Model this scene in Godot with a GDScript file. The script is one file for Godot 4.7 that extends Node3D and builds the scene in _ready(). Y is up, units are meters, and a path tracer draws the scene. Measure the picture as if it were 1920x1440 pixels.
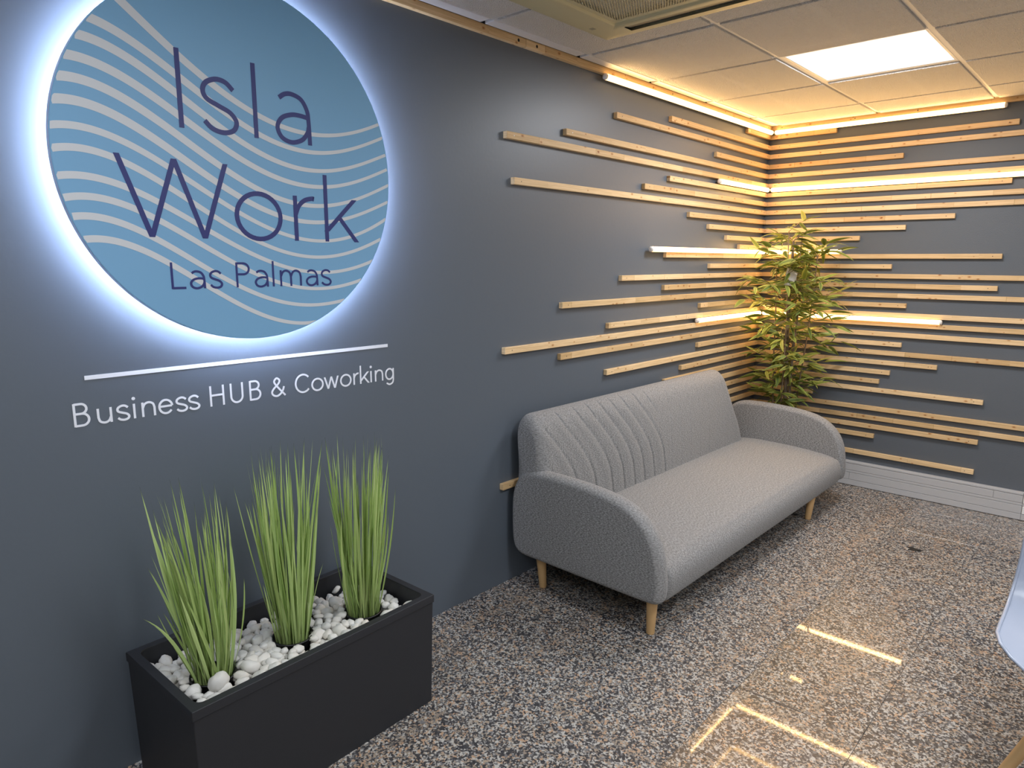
extends Node3D
# A corner of a coworking lobby. World: left wall on x = 0, far wall on z = 0, floor on y = 0, metres.

const ROOM_X := 4.6
const ROOM_Z := 7.0
const CEIL := 2.376
const T := 0.022          # how far the wooden slats stand off the wall
const SLAT_H := 0.0285
var rng := RandomNumberGenerator.new()
var M := {}
var taken := {}

# ---------------------------------------------------------------- mesh builder
class MB:
	var v := PackedVector3Array()
	var n := PackedVector3Array()
	var uv := PackedVector2Array()
	var c := PackedColorArray()
	var ix := PackedInt32Array()
	var col := Color.WHITE

	func vert(p: Vector3, nn: Vector3, t: Vector2) -> int:
		v.append(p); n.append(nn); uv.append(t); c.append(col)
		return v.size() - 1

	func face(p: Array, t: Array = []) -> void:      # flat convex polygon; its outside is where p runs counter-clockwise
		var nn: Vector3 = (p[1] - p[0]).cross(p[2] - p[0]).normalized()
		var s := v.size()
		for i in p.size():
			vert(p[i], nn, t[i] if t.size() else Vector2(p[i].x + p[i].z, p[i].y))
		for i in range(1, p.size() - 1):
			ix.append_array([s, s + i + 1, s + i])

	# rows of points, smooth; wraps close it round, solid turns it the right way out
	func grid(rows: Array, wrap_u := false, wrap_v := false, solid := false, uvs := Vector2(1, 1)) -> void:
		var R := rows.size()
		var C: int = rows[0].size()
		var nr := R if wrap_v else R - 1
		var nc := C if wrap_u else C - 1
		var acc := PackedVector3Array(); acc.resize(R * C)
		var tri := PackedInt32Array()
		var vol := 0.0
		var o: Vector3 = rows[0][0]
		for i in nr:
			for j in nc:
				var a := i * C + j
				var b := i * C + (j + 1) % C
				var d := ((i + 1) % R) * C + j
				var e := ((i + 1) % R) * C + (j + 1) % C
				for t in [[a, b, e], [a, e, d]]:
					var p: Vector3 = rows[t[0] / C][t[0] % C]
					var q: Vector3 = rows[t[1] / C][t[1] % C]
					var r: Vector3 = rows[t[2] / C][t[2] % C]
					var nn := (q - p).cross(r - p)
					vol += (p - o).dot((q - o).cross(r - o))
					acc[t[0]] += nn; acc[t[1]] += nn; acc[t[2]] += nn
					tri.append_array([t[0], t[1], t[2]])
		var flip := solid and vol < 0.0
		var s := v.size()
		for i in R:
			for j in C:
				var nn := acc[i * C + j].normalized()
				if nn == Vector3.ZERO: nn = Vector3.UP
				vert(rows[i][j], -nn if flip else nn, Vector2(uvs.x * j / maxf(C - 1, 1), uvs.y * i / maxf(R - 1, 1)))
		for k in range(0, tri.size(), 3):
			if flip: ix.append_array([s + tri[k], s + tri[k + 1], s + tri[k + 2]])
			else: ix.append_array([s + tri[k], s + tri[k + 2], s + tri[k + 1]])

	func box(lo: Vector3, hi: Vector3, ch := 0.0, uo := Vector2.ZERO, us := Vector2.ZERO) -> void:
		# chamfered box; us: texture lengths (along the longest side, across)
		var ctr := (lo + hi) / 2.0
		var h := (hi - lo) / 2.0
		ch = minf(ch, minf(h.x, minf(h.y, h.z)) * 0.9)
		var long_axis := 0
		if h.z > h.x and h.z >= h.y: long_axis = 2
		elif h.y > h.x and h.y > h.z: long_axis = 1
		var mapped := func(p: Vector3, ax: int) -> Vector2:
			var other := 0
			for k in 3:
				if k != long_axis and k != ax: other = k
			if ax == long_axis:
				return Vector2((p[(ax + 1) % 3] - lo[(ax + 1) % 3]) * 0.15, (p[(ax + 2) % 3] - lo[(ax + 2) % 3]) / maxf(2 * h[(ax + 2) % 3], 1e-5))
			return Vector2((p[long_axis] - lo[long_axis]), (p[other] - lo[other]) / maxf(2 * h[other], 1e-5))
		for ax in 3:
			for s in [-1.0, 1.0]:
				var a := (ax + 1) % 3
				var b := (ax + 2) % 3
				var pts := []
				for q in [[-1, -1], [1, -1], [1, 1], [-1, 1]]:
					var p := Vector3.ZERO
					p[ax] = s * h[ax]; p[a] = q[0] * (h[a] - ch); p[b] = q[1] * (h[b] - ch)
					pts.append(ctr + p)
				if s < 0: pts.reverse()
				var tt := []
				for p in pts:
					var m: Vector2 = mapped.call(p, ax)
					tt.append(uo + Vector2(m.x * us.x, m.y * us.y))
				face(pts, tt)
		if ch <= 0.0: return
		for ax in 3:                               # bevels along each edge
			var a := (ax + 1) % 3
			var b := (ax + 2) % 3
			for sa in [-1.0, 1.0]:
				for sb in [-1.0, 1.0]:
					var pts := []
					for q in [[-1, 0], [1, 0], [1, 1], [-1, 1]]:
						var p := Vector3.ZERO
						p[ax] = q[0] * (h[ax] - ch)
						p[a] = sa * (h[a] if q[1] == 0 else h[a] - ch)
						p[b] = sb * (h[b] - ch if q[1] == 0 else h[b])
						pts.append(ctr + p)
					if sa * sb < 0: pts.reverse()
					if (pts[1] - pts[0]).cross(pts[2] - pts[0]).dot(pts[0] + pts[2] - 2 * ctr) < 0: pts.reverse()
					var tt := []
					for p in pts:
						var m: Vector2 = mapped.call(p, a)
						tt.append(uo + Vector2(m.x * us.x, m.y * us.y))
					face(pts, tt)
		for sx in [-1.0, 1.0]:
			for sy in [-1.0, 1.0]:
				for sz in [-1.0, 1.0]:
					var sg := Vector3(sx, sy, sz)
					var pts := [ctr + sg * Vector3(h.x, h.y - ch, h.z - ch), ctr + sg * Vector3(h.x - ch, h.y, h.z - ch), ctr + sg * Vector3(h.x - ch, h.y - ch, h.z)]
					if (pts[1] - pts[0]).cross(pts[2] - pts[0]).dot(sg) < 0: pts.reverse()
					face(pts, [uo, uo, uo])

	func tube(path: Array, radii: Array, sides := 10, cap := true) -> void:
		var rows := []
		var up := Vector3(0.13, 0.97, 0.21)
		for i in path.size():
			var d: Vector3 = (path[mini(i + 1, path.size() - 1)] - path[maxi(i - 1, 0)]).normalized()
			if absf(d.dot(up)) > 0.95: up = Vector3(0.95, 0.1, 0.3)
			var a := d.cross(up).normalized()
			var b := d.cross(a)
			var row := PackedVector3Array()
			for k in sides:
				var th := TAU * k / sides
				row.append(path[i] + (a * cos(th) + b * sin(th)) * radii[i])
			rows.append(row)
		if cap:
			var r0 := PackedVector3Array(); var r1 := PackedVector3Array()
			for k in sides: r0.append(path[0]); r1.append(path[-1])
			var e0: PackedVector3Array = rows[0].duplicate()
			var e1: PackedVector3Array = rows[-1].duplicate()
			grid([r0, e0], true); grid([e1, r1], true)
			# caps drawn apart so that their edge stays crisp
		grid(rows, true, false, true)

	func lathe(profile: Array, sides := 24, at := Vector3.ZERO) -> void:   # (radius, height) pairs round y
		var rows := []
		for p in profile:
			var row := PackedVector3Array()
			for k in sides: row.append(at + Vector3(p.x * cos(TAU * k / sides), p.y, p.x * sin(TAU * k / sides)))
			rows.append(row)
		grid(rows, true)

	func mesh() -> ArrayMesh:
		var arr := []
		arr.resize(Mesh.ARRAY_MAX)
		arr[Mesh.ARRAY_VERTEX] = v; arr[Mesh.ARRAY_NORMAL] = n; arr[Mesh.ARRAY_TEX_UV] = uv; arr[Mesh.ARRAY_COLOR] = c; arr[Mesh.ARRAY_INDEX] = ix
		var m := ArrayMesh.new()
		m.add_surface_from_arrays(Mesh.PRIMITIVE_TRIANGLES, arr)
		return m

# ---------------------------------------------------------------- nodes
func numbered(called: String) -> String:
	var k: int = taken.get(called, 0)
	taken[called] = k + 1
	return called if k == 0 else "%s_%03d" % [called, k]

func put(called: String, m: Mesh, mat: Material, parent: Node = null) -> MeshInstance3D:
	var o := MeshInstance3D.new()
	o.mesh = m
	o.material_override = mat
	if parent == null:
		o.name = numbered(called); add_child(o, true)
	else:
		o.name = called; parent.add_child(o, true)
	return o

func thing(called: String, label: String, category: String, at := Vector3.ZERO, group := "") -> Node3D:
	var o := Node3D.new()
	o.name = numbered(called)
	add_child(o, true)
	o.position = at
	tag(o, label, category, group)
	return o

func tag(o: Node, label: String, category: String, group := "") -> void:
	o.set_meta("label", label)
	o.set_meta("category", category)
	if group: o.set_meta("group", group)

func structure(o: Node, label: String) -> Node:
	o.set_meta("kind", "structure")
	o.set_meta("label", label)
	return o

func base(called: String, label: String) -> Node3D:
	var o := Node3D.new()
	o.name = called
	add_child(o, true)
	structure(o, label)
	return o

func box_mesh(lo: Vector3, hi: Vector3, ch := 0.0, uo := Vector2.ZERO, us := Vector2.ZERO) -> ArrayMesh:
	var b := MB.new()
	b.box(lo, hi, ch, uo, us)
	return b.mesh()

# ---------------------------------------------------------------- materials
func srgb(r: float, g: float, b: float) -> Color:
	return Color(r / 255.0, g / 255.0, b / 255.0)

func plain(col: Color, rough := 0.6, spec := 0.5) -> StandardMaterial3D:
	var m := StandardMaterial3D.new()
	m.albedo_color = col
	m.roughness = rough
	m.metallic_specular = spec
	return m

func glow(col: Color, energy: float, face_col := Color(0.9, 0.9, 0.9)) -> StandardMaterial3D:
	var m := plain(face_col, 0.4)
	m.emission_enabled = true
	m.emission = col
	m.emission_energy_multiplier = energy
	return m

func noise_img(size: int, freq: float, seed_: int, kind: int, oct := 3) -> Image:
	var f := FastNoiseLite.new()
	f.seed = seed_
	f.frequency = freq
	f.noise_type = kind
	if kind == FastNoiseLite.TYPE_CELLULAR:
		f.cellular_return_type = FastNoiseLite.RETURN_CELL_VALUE
		f.cellular_jitter = 1.0
		f.fractal_type = FastNoiseLite.FRACTAL_NONE
		f.domain_warp_enabled = true
		f.domain_warp_amplitude = 9.0
		f.domain_warp_frequency = 0.05
	else:
		f.fractal_octaves = oct
	return f.get_seamless_image(size, size, false, false, 0.1, true)

func noise_tex(size: int, freq: float, seed_: int, oct := 3) -> ImageTexture:
	return ImageTexture.create_from_image(noise_img(size, freq, seed_, FastNoiseLite.TYPE_SIMPLEX_SMOOTH, oct))

func triplanar(m: StandardMaterial3D, scale: float, world := false) -> void:
	m.uv1_triplanar = true
	m.uv1_world_triplanar = world
	m.uv1_scale = Vector3.ONE * scale

func granite_texture() -> ImageTexture:
	var s := 1024
	var grains := noise_img(s, 0.060, 11, FastNoiseLite.TYPE_CELLULAR).get_data()
	var specks := noise_img(s, 0.125, 23, FastNoiseLite.TYPE_CELLULAR).get_data()
	var fine := noise_img(s, 0.21, 37, FastNoiseLite.TYPE_CELLULAR).get_data()
	var cloud := noise_img(s, 0.018, 5, FastNoiseLite.TYPE_SIMPLEX_SMOOTH, 2).get_data()
	var out := PackedByteArray()
	out.resize(s * s * 3)
	for i in s * s:
		var g := grains[i]
		var k := specks[i]
		var f := fine[i]
		var cl := int(cloud[i]) - 128
		var r := 142; var gr := 130; var b := 116
		if g < 96: r = 176; gr = 146; b = 119          # pink feldspar
		elif g < 168: r = 160; gr = 145; b = 127
		if k > 208: r = 180; gr = 177; b = 170         # white
		elif k > 172: r = 112; gr = 111; b = 111        # grey quartz
		if k + cl / 3 < 72: r = 62; gr = 61; b = 63     # black mica
		elif k + cl / 3 < 96: r = 84; gr = 82; b = 81
		if f < 42: r = 46; gr = 46; b = 50
		elif f > 226: r = 172; gr = 170; b = 165
		out[i * 3] = r; out[i * 3 + 1] = gr; out[i * 3 + 2] = b
	return ImageTexture.create_from_image(Image.create_from_data(s, s, false, Image.FORMAT_RGB8, out))

func wood_texture() -> ImageTexture:
	# eight strips of planed pine, each 32 rows high, 2048 px = 2.8 m of slat
	var w := 2048
	var h := 256
	var grain := FastNoiseLite.new(); grain.seed = 3; grain.frequency = 1.0; grain.noise_type = FastNoiseLite.TYPE_SIMPLEX_SMOOTH; grain.fractal_octaves = 3
	var out := PackedByteArray(); out.resize(w * h * 3)
	var r := RandomNumberGenerator.new(); r.seed = 77
	for strip in 8:
		var tone := r.randf_range(-10, 10)
		var knots := []
		for k in 11: knots.append(Vector3(r.randf_range(0, w), r.randf_range(3, 29), r.randf_range(1.6, 4.5)))
		var joints := []
		var jx := 0.0
		while jx < w:
			joints.append(Vector2(jx, r.randf_range(-12, 12)))
			jx += r.randf_range(140, 420)
		joints.append(Vector2(w + 1, 0))
		var jn := 0
		for x in w:
			while jn + 1 < joints.size() and joints[jn + 1].x <= x: jn += 1
			var piece: float = joints[jn].y if strip % 2 == 0 else 0.0
			var seam: float = 24.0 if strip % 2 == 0 and x - joints[jn].x < 1.5 and jn > 0 else 0.0
			for y in 32:
				var g := grain.get_noise_3d(x * 0.006 + jn * 7.3, y * 0.16 + strip * 20.0, strip * 9.1) * 20.0 + grain.get_noise_3d(x * 0.03, y * 0.9, strip * 3.7 + 50.0) * 7.0
				var d := tone + piece + g - seam
				var red := 0.0
				for k in knots:
					var q: float = Vector2((x - k.x) * 0.75, y - k.y).length() / k.z
					if q < 2.2:
						var amt: float = clampf(1.25 - q * 0.62, 0, 1)
						d -= 62.0 * amt * amt; red += 12.0 * amt
				var i := ((strip * 32 + y) * w + x) * 3
				out[i] = int(clampf(216 + d + red, 0, 255)); out[i + 1] = int(clampf(183 + d * 1.08, 0, 255)); out[i + 2] = int(clampf(136 + d * 1.15, 0, 255))
	return ImageTexture.create_from_image(Image.create_from_data(w, h, false, Image.FORMAT_RGB8, out))

func fabric_texture() -> ImageTexture:
	var s := 512
	var a := noise_img(s, 0.22, 91, FastNoiseLite.TYPE_SIMPLEX_SMOOTH, 2).get_data()
	var b := noise_img(s, 0.5, 92, FastNoiseLite.TYPE_SIMPLEX_SMOOTH, 1).get_data()
	var out := PackedByteArray(); out.resize(s * s * 3)
	for y in s:
		for x in s:
			var i := y * s + x
			# long flecks across the weave
			var fl := a[y * s + ((x / 3) % s)]
			var v := 134.0 + (int(fl) - 128) * 0.42 + (int(b[i]) - 128) * 0.3 + (5.0 if (x + y) % 4 < 2 else -5.0)
			out[i * 3] = int(clampf(v + 1, 0, 255)); out[i * 3 + 1] = int(clampf(v, 0, 255)); out[i * 3 + 2] = int(clampf(v - 1, 0, 255))
	return ImageTexture.create_from_image(Image.create_from_data(s, s, false, Image.FORMAT_RGB8, out))

func grille_texture() -> ImageTexture:
	# two staggered rows of round holes, repeated
	var w := 64
	var h := 110
	var im := Image.create(w, h, false, Image.FORMAT_RGBA8)
	for y in h:
		for x in w:
			var hole := false
			for q in [Vector2(0, 0), Vector2(64, 0), Vector2(32, 55), Vector2(0, 110), Vector2(64, 110)]:
				if Vector2(x + 0.5, y + 0.5).distance_to(q) < 22.0: hole = true
			im.set_pixel(x, y, Color(1, 1, 1, 0 if hole else 1))
	return ImageTexture.create_from_image(im)

func make_materials() -> void:
	var bumps := noise_tex(512, 0.05, 8, 4)
	var w := plain(srgb(91, 99, 108), 0.42, 0.5)
	w.normal_enabled = false
	w.heightmap_enabled = true
	w.heightmap_texture = bumps
	w.heightmap_scale = 0.012
	triplanar(w, 1.6, true)
	M.wall = w
	var w2: StandardMaterial3D = w.duplicate()
	w2.heightmap_texture = noise_tex(512, 0.14, 9, 3)
	w2.heightmap_scale = 0.04
	w2.roughness = 0.5
	w2.albedo_color = srgb(90, 95, 101)
	triplanar(w2, 2.2, true)
	M.wall_rough = w2
	M.pale = plain(srgb(205, 203, 198), 0.7)
	var fl := StandardMaterial3D.new()
	fl.albedo_texture = granite_texture()
	fl.roughness = 0.3
	fl.metallic_specular = 0.5
	fl.clearcoat_enabled = true
	fl.clearcoat = 0.55
	fl.clearcoat_roughness = 0.035
	triplanar(fl, 1.0 / 0.9, true)
	M.floor = fl
	var fl2: StandardMaterial3D = fl.duplicate()
	fl2.uv1_offset = Vector3(0.37, 0.11, 0.53)
	M.floor2 = fl2
	for k in 2:                                   # worn tiles beside the sofa have lost their polish
		var du: StandardMaterial3D = ([fl, fl2][k]).duplicate()
		du.clearcoat_enabled = false
		du.roughness = 0.5
		du.metallic_specular = 0.4
		M["floor_dull" if k == 0 else "floor_dull2"] = du
	M.grout = plain(srgb(78, 74, 70), 0.9)
	var tile := plain(srgb(226, 222, 216), 0.92, 0.3)
	tile.heightmap_enabled = true
	tile.heightmap_texture = noise_tex(512, 0.22, 14, 3)
	tile.heightmap_scale = 0.8
	triplanar(tile, 1.5, true)
	M.tile = tile
	M.grid = plain(srgb(224, 222, 220), 0.45)
	M.plenum = plain(srgb(60, 58, 55), 0.9)
	var wood := StandardMaterial3D.new()
	wood.albedo_texture = wood_texture()
	wood.roughness = 0.6
	M.wood = wood
	var oak := plain(srgb(204, 166, 116), 0.45)
	M.oak = oak
	M.fabric = StandardMaterial3D.new()
	M.fabric.albedo_texture = fabric_texture()
	M.fabric.roughness = 0.95
	M.fabric.metallic_specular = 0.25
	M.fabric.heightmap_enabled = true
	M.fabric.heightmap_texture = noise_tex(512, 0.3, 33, 2)
	M.fabric.heightmap_scale = 0.02
	M.fabric.rim_enabled = true
	M.fabric.rim = 0.3
	triplanar(M.fabric, 2.1)
	M.planter = plain(srgb(42, 43, 47), 0.5, 0.45)
	M.pot = plain(srgb(20, 20, 21), 0.4)
	M.soil = plain(srgb(22, 20, 19), 0.95)
	var st := plain(srgb(226, 224, 218), 0.62, 0.4)
	st.vertex_color_use_as_albedo = true
	M.stone = st
	var bl := plain(Color.WHITE, 0.5, 0.4)
	bl.vertex_color_use_as_albedo = true
	bl.backlight_enabled = true
	bl.backlight = Color(0.35, 0.4, 0.22)
	M.blade = bl
	M.leaf = bl
	M.screw = plain(srgb(70, 62, 50), 0.4)
	M.screw_white = plain(srgb(225, 225, 220), 0.3)
	M.sign = plain(srgb(122, 171, 208), 0.42, 0.4)
	M.rim = plain(srgb(120, 124, 132), 0.4)
	M.wave = plain(srgb(206, 210, 214), 0.45)
	M.ink = plain(srgb(33, 43, 112), 0.45)
	M.white_vinyl = plain(srgb(226, 228, 232), 0.5)
	M.cream = plain(srgb(204, 194, 152), 0.4)
	M.vane = plain(srgb(150, 140, 112), 0.4)
	var gr := plain(srgb(204, 194, 152), 0.45)
	gr.albedo_texture = grille_texture()
	gr.transparency = BaseMaterial3D.TRANSPARENCY_ALPHA_SCISSOR
	gr.alpha_scissor_threshold = 0.5
	M.grille = gr
	M.dark = plain(srgb(26, 25, 23), 0.8)
	M.trunk = plain(srgb(184, 183, 183), 0.42)
	M.white = plain(srgb(236, 236, 234), 0.35)
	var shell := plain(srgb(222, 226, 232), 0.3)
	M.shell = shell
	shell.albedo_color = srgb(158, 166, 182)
	M.metal = plain(srgb(40, 40, 42), 0.4)
	M.tube_end = plain(srgb(235, 228, 220), 0.4)
	M.paper = plain(srgb(236, 230, 224), 0.7)
	M.cane = plain(srgb(122, 104, 84), 0.6)
	M.bark = plain(srgb(112, 98, 80), 0.7)
	M.tube = glow(TUBE_COL, 4.2, srgb(255, 240, 220))
	M.panel = glow(PANEL_COL, 1.05)
	M.halo = glow(HALO_COL, HALO_GLOW)

const TUBE_COL := Color(1.0, 0.80, 0.52)
const PANEL_COL := Color(0.95, 0.97, 1.0)
const HALO_COL := Color(0.78, 0.85, 1.0)
const HALO_GLOW := 110.0
const PANEL_E := 3.3
const HIDDEN_PANEL_E := [3.6, 0.9, 2.6, 0.9, 1.5, 0.9]
const TUBE_E := 0.30
const EXPOSURE := 1.0

# ---------------------------------------------------------------- the build
func _ready() -> void:
	rng.seed = 4
	var cam := Camera3D.new()
	cam.name = "camera"
	cam.fov = 58.409
	cam.near = 0.05
	cam.transform = Transform3D(Basis(Vector3(0.7356474, 0.00375244, -0.67735428), Vector3(-0.12279361, 0.98415496, -0.12790916), Vector3(0.6661416, 0.17727082, 0.72445181)), Vector3(2.04477, 1.47408, 4.822))
	add_child(cam)
	cam.current = true
	var env := Environment.new()
	env.background_mode = Environment.BG_COLOR
	env.background_color = Color.BLACK
	env.tonemap_mode = Environment.TONE_MAPPER_LINEAR
	env.tonemap_exposure = EXPOSURE
	env.sdfgi_enabled = true
	env.ssao_enabled = true
	env.ssil_enabled = true
	var we := WorldEnvironment.new()
	we.name = "environment"
	we.environment = env
	add_child(we)
	make_materials()
	build_room()
	build_slats()
	build_tubes()
	build_ceiling_fittings()
	build_sign()
	build_wall_text()
	build_sofa()
	build_planter()
	build_bamboo()
	build_chair()

func area_light(parent: Node3D, at: Vector3, size: Vector2, towards: Vector3, up: Vector3, col: Color, energy: float) -> void:
	var l := AreaLight3D.new()
	l.name = "area_light"
	l.area_size = size
	l.light_color = col
	l.light_energy = energy
	l.area_normalize_energy = true
	l.shadow_enabled = true
	l.set("area_range", 12.0)
	l.set("area_attenuation", 2.0)
	parent.add_child(l, true)
	l.position = at
	l.basis = Basis.looking_at(towards, up)

# ---------------------------------------------------------------- room shell
func build_room() -> void:
	var f := base("floor", "polished speckled pink and grey granite floor tiles")
	put("bed", box_mesh(Vector3(-0.1, -0.12, -0.1), Vector3(ROOM_X + 0.1, -0.012, ROOM_Z + 0.1)), M.grout, f)
	# tiles 40 cm square; joints at x = 1.15 + 0.4 k and z = 2.66 + 0.4 k
	var tm := box_mesh(Vector3(-0.1996, -0.012, -0.1996), Vector3(0.1996, 0.0, 0.1996), 0.0006)
	var rest := MB.new()
	var r := RandomNumberGenerator.new(); r.seed = 9
	for i in range(-3, 9):
		for j in range(-7, 11):
			var x0 := 1.15 + 0.4 * i
			var z0 := 2.66 + 0.4 * j
			var lo := Vector2(maxf(x0, 0.0), maxf(z0, 0.0))
			var hi := Vector2(minf(x0 + 0.4, ROOM_X), minf(z0 + 0.4, ROOM_Z))
			if hi.x - lo.x < 0.02 or hi.y - lo.y < 0.02: continue
			if x0 < 2.3 and z0 < 4.0:
				var full := hi.x - lo.x > 0.399 and hi.y - lo.y > 0.399
				var ctr := Vector3((lo.x + hi.x) / 2, 0, (lo.y + hi.y) / 2)
				var e := Vector3((hi.x - lo.x) / 2 - 0.0004, 0, (hi.y - lo.y) / 2 - 0.0004)
				var m := tm if full else box_mesh(-e + Vector3(0, -0.012, 0), e, 0.0006)
				var worn := "floor_dull" if ctr.x < 1.15 else "floor"
				var o := put("tile", m, M[worn] if r.randf() < 0.6 else M[worn + "2"], f)
				o.position = ctr
				o.rotation = Vector3(r.randf_range(-1, 1) * 0.0011, 0, r.randf_range(-1, 1) * 0.0011)
			else:
				rest.box(Vector3(lo.x + 0.0004, -0.012, lo.y + 0.0004), Vector3(hi.x - 0.0004, 0, hi.y - 0.0004))
	put("floor_tiles", rest.mesh(), M.floor, f).set_meta("kind", "stuff")
	# dark blot on the floor right of the sofa
	var blot := MB.new()
	var ring := []
	for k in 18:
		var th := TAU * k / 18
		var rad := 0.024 * (1.0 + 0.28 * sin(3 * th + 0.7) + 0.2 * sin(5 * th))
		ring.append(Vector3(cos(th) * rad * 1.25, 0.0009, -sin(th) * rad))
	blot.face(ring)
	var side := []
	for h in [0.0009, 0.0]:
		var row := PackedVector3Array()
		for p in ring: row.append(Vector3(p.x, h, p.z))
		side.append(row)
	blot.grid(side, true)
	var bo := put("stain", blot.mesh(), M.dark, f)
	bo.position = Vector3(1.306, 0, 0.923)
	var smear := MB.new()
	var up_ := []
	var lo_ := []
	for k in 15:
		var u := k / 14.0
		var w_ := 0.0055 * sin(PI * (0.06 + 0.9 * u)) * (1.0 + 0.6 * sin(k * 2.3))
		up_.append(Vector3(1.17 + 0.21 * u, 0.0007, 2.668 - w_ - 0.012 * u))
		lo_.append(Vector3(1.17 + 0.21 * u, 0.0007, 2.668 + w_ * 0.8 - 0.012 * u))
	for k in 14: smear.face([lo_[k], lo_[k + 1], up_[k + 1], up_[k]])
	put("stain", smear.mesh(), plain(srgb(92, 80, 68), 0.6), f)

	var wl := base("wall_left", "satin slate grey wall carrying the round sign and long wooden slats")
	put("plaster", box_mesh(Vector3(-0.12, -0.02, -0.12), Vector3(0, 2.6, ROOM_Z + 0.12)), M.wall, wl)
	var wb := base("wall_back", "slate grey end wall covered with horizontal wooden slats")
	put("plaster", box_mesh(Vector3(0, -0.02, -0.12), Vector3(ROOM_X + 0.12, 2.6, 0)), M.wall_rough, wb)
	structure(put("wall_right", box_mesh(Vector3(ROOM_X, -0.02, 0), Vector3(ROOM_X + 0.12, 2.6, ROOM_Z + 0.12)), M.pale), "pale wall on the right, out of view")
	structure(put("wall_front", box_mesh(Vector3(0, -0.02, ROOM_Z), Vector3(ROOM_X, 2.6, ROOM_Z + 0.12)), M.pale), "pale wall behind the viewer")

	# ceiling: lay-in tiles whose faces hang a little below the grid bars
	var c := base("ceiling", "suspended ceiling of white textured tiles in a metal grid")
	put("slab", box_mesh(Vector3(-0.12, 2.52, -0.12), Vector3(ROOM_X + 0.12, 2.64, ROOM_Z + 0.12)), M.plenum, c)
	var xs := [0.03, 0.085]
	for k in 8: xs.append(0.69 + 0.6 * k)
	xs[-1] = ROOM_X
	var zs := [0.03]
	for k in 11: zs.append(0.39 + 0.604 * k)
	zs.append(ROOM_Z)
	var tiles := MB.new()
	var bars := MB.new()
	for i in xs.size() - 1:
		for j in zs.size() - 1:
			var x0: float = xs[i]; var x1: float = xs[i + 1]
			var z0: float = zs[j]; var z1: float = zs[j + 1]
			if i == 2 and j == 2: continue     # the light panel in view
			if is_panel(x0, z0): continue
			var g := 0.0125
			var lo := Vector3(x0 + (g if i > 0 else 0.0), CEIL - 0.008, z0 + g)
			var hi := Vector3(x1 - g, CEIL + 0.012, z1 - g)
			if i == 0:
				lo.y = CEIL - 0.004
				hi.x = x1 - 0.004
			if z0 < 3.4 and x0 < 2.4:
				put("ceiling_tile" if i > 0 else "edge_strip", box_mesh(lo, hi, 0.0015), M.tile if i > 0 else M.grid, c)
			else: tiles.box(lo, hi)
	put("ceiling_tiles", tiles.mesh(), M.tile, c).set_meta("kind", "stuff")
	for i in range(1, xs.size() - 1):
		var m := box_mesh(Vector3(xs[i] - 0.012, CEIL, 0.0), Vector3(xs[i] + 0.012, CEIL + 0.03, ROOM_Z), 0.001)
		put("main_bar", m, M.grid, c)
	for j in range(1, zs.size() - 1):
		if zs[j] < 3.6:
			for i in range(1, xs.size() - 1):
				if xs[i] < 2.0:
					put("cross_bar", box_mesh(Vector3(xs[i] + 0.0125, CEIL, zs[j] - 0.012), Vector3(xs[i + 1] - 0.0125, CEIL + 0.03, zs[j] + 0.012), 0.001), M.grid, c)
		else:
			bars.box(Vector3(0, CEIL + 0.0005, zs[j] - 0.012), Vector3(ROOM_X, CEIL + 0.03, zs[j] + 0.012))
	put("cross_bars", bars.mesh(), M.grid, c).set_meta("kind", "stuff")

	# battens where walls meet the ceiling
	var t1 := base("trim_1", "pine batten along the top of the left wall")
	var cuts := [0.0, 0.62, 1.18, 1.9, 2.42, 2.545, 3.3, 4.4, 5.6, ROOM_Z]
	for k in cuts.size() - 1:
		put("batten", box_mesh(Vector3(0, 2.3435, cuts[k] + 0.0004), Vector3(T, 2.3755, cuts[k + 1] - 0.0004), 0.0012, Vector2(0.13 * k, (k % 8) / 8.0 + 0.008), Vector2(1 / 2.8, 0.109)), M.wood, t1)
	for z in [2.475, 2.59]: put("bore_hole", peg(Vector3(T - 0.001, 2.3595, z), Vector3.RIGHT, 0.0065, 0.0016), M.dark, t1)
	for z in [0.08, 1.35]: put("bore_hole", peg(Vector3(T - 0.001, 2.3595, z), Vector3.RIGHT, 0.0035, 0.0016), M.dark, t1)
	var t2 := base("trim_2", "pine batten along the top of the end wall")
	put("batten", box_mesh(Vector3(T, 2.3435, 0), Vector3(2.4, 2.3755, T), 0.0012, Vector2(0.3, 0.258), Vector2(1 / 2.8, 0.109)), M.wood, t2)
	for x in [0.09, 0.55, 0.9]: put("bore_hole", peg(Vector3(x, 2.3595, T - 0.001), Vector3.BACK, 0.003, 0.0016), M.dark, t2)

	# grey cable trunking along the foot of the end wall
	var tr := base("trim_3", "grey two-channel cable trunking along the foot of the end wall")
	var D := 0.043
	put("backing", box_mesh(Vector3(0.0, 0.0, 0.0), Vector3(1.655, 0.163, D - 0.006), 0.002), M.trunk, tr)
	for q in [[0.003, 0.0385, [0.0, 1.655]], [0.0405, 0.0875, [0.0, 0.717, 1.655]], [0.0895, 0.1035, [0.0, 1.655]], [0.1055, 0.148, [0.0, 1.513, 1.655]], [0.151, 0.1635, [0.0, 1.655]]]:
		for k in q[2].size() - 1:
			put("cover_strip", box_mesh(Vector3(q[2][k] + 0.0005, q[0], D - 0.008), Vector3(q[2][k + 1] - 0.0005, q[1], D), 0.0012), M.trunk, tr)
	put("backing", box_mesh(Vector3(1.655, 0.0, 0.0), Vector3(2.6, 0.163, D - 0.008), 0.002), M.trunk, tr)
	put("cover_strip", box_mesh(Vector3(1.6555, 0.003, D - 0.01), Vector3(2.6, 0.0385, D), 0.0012), M.trunk, tr)
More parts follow.
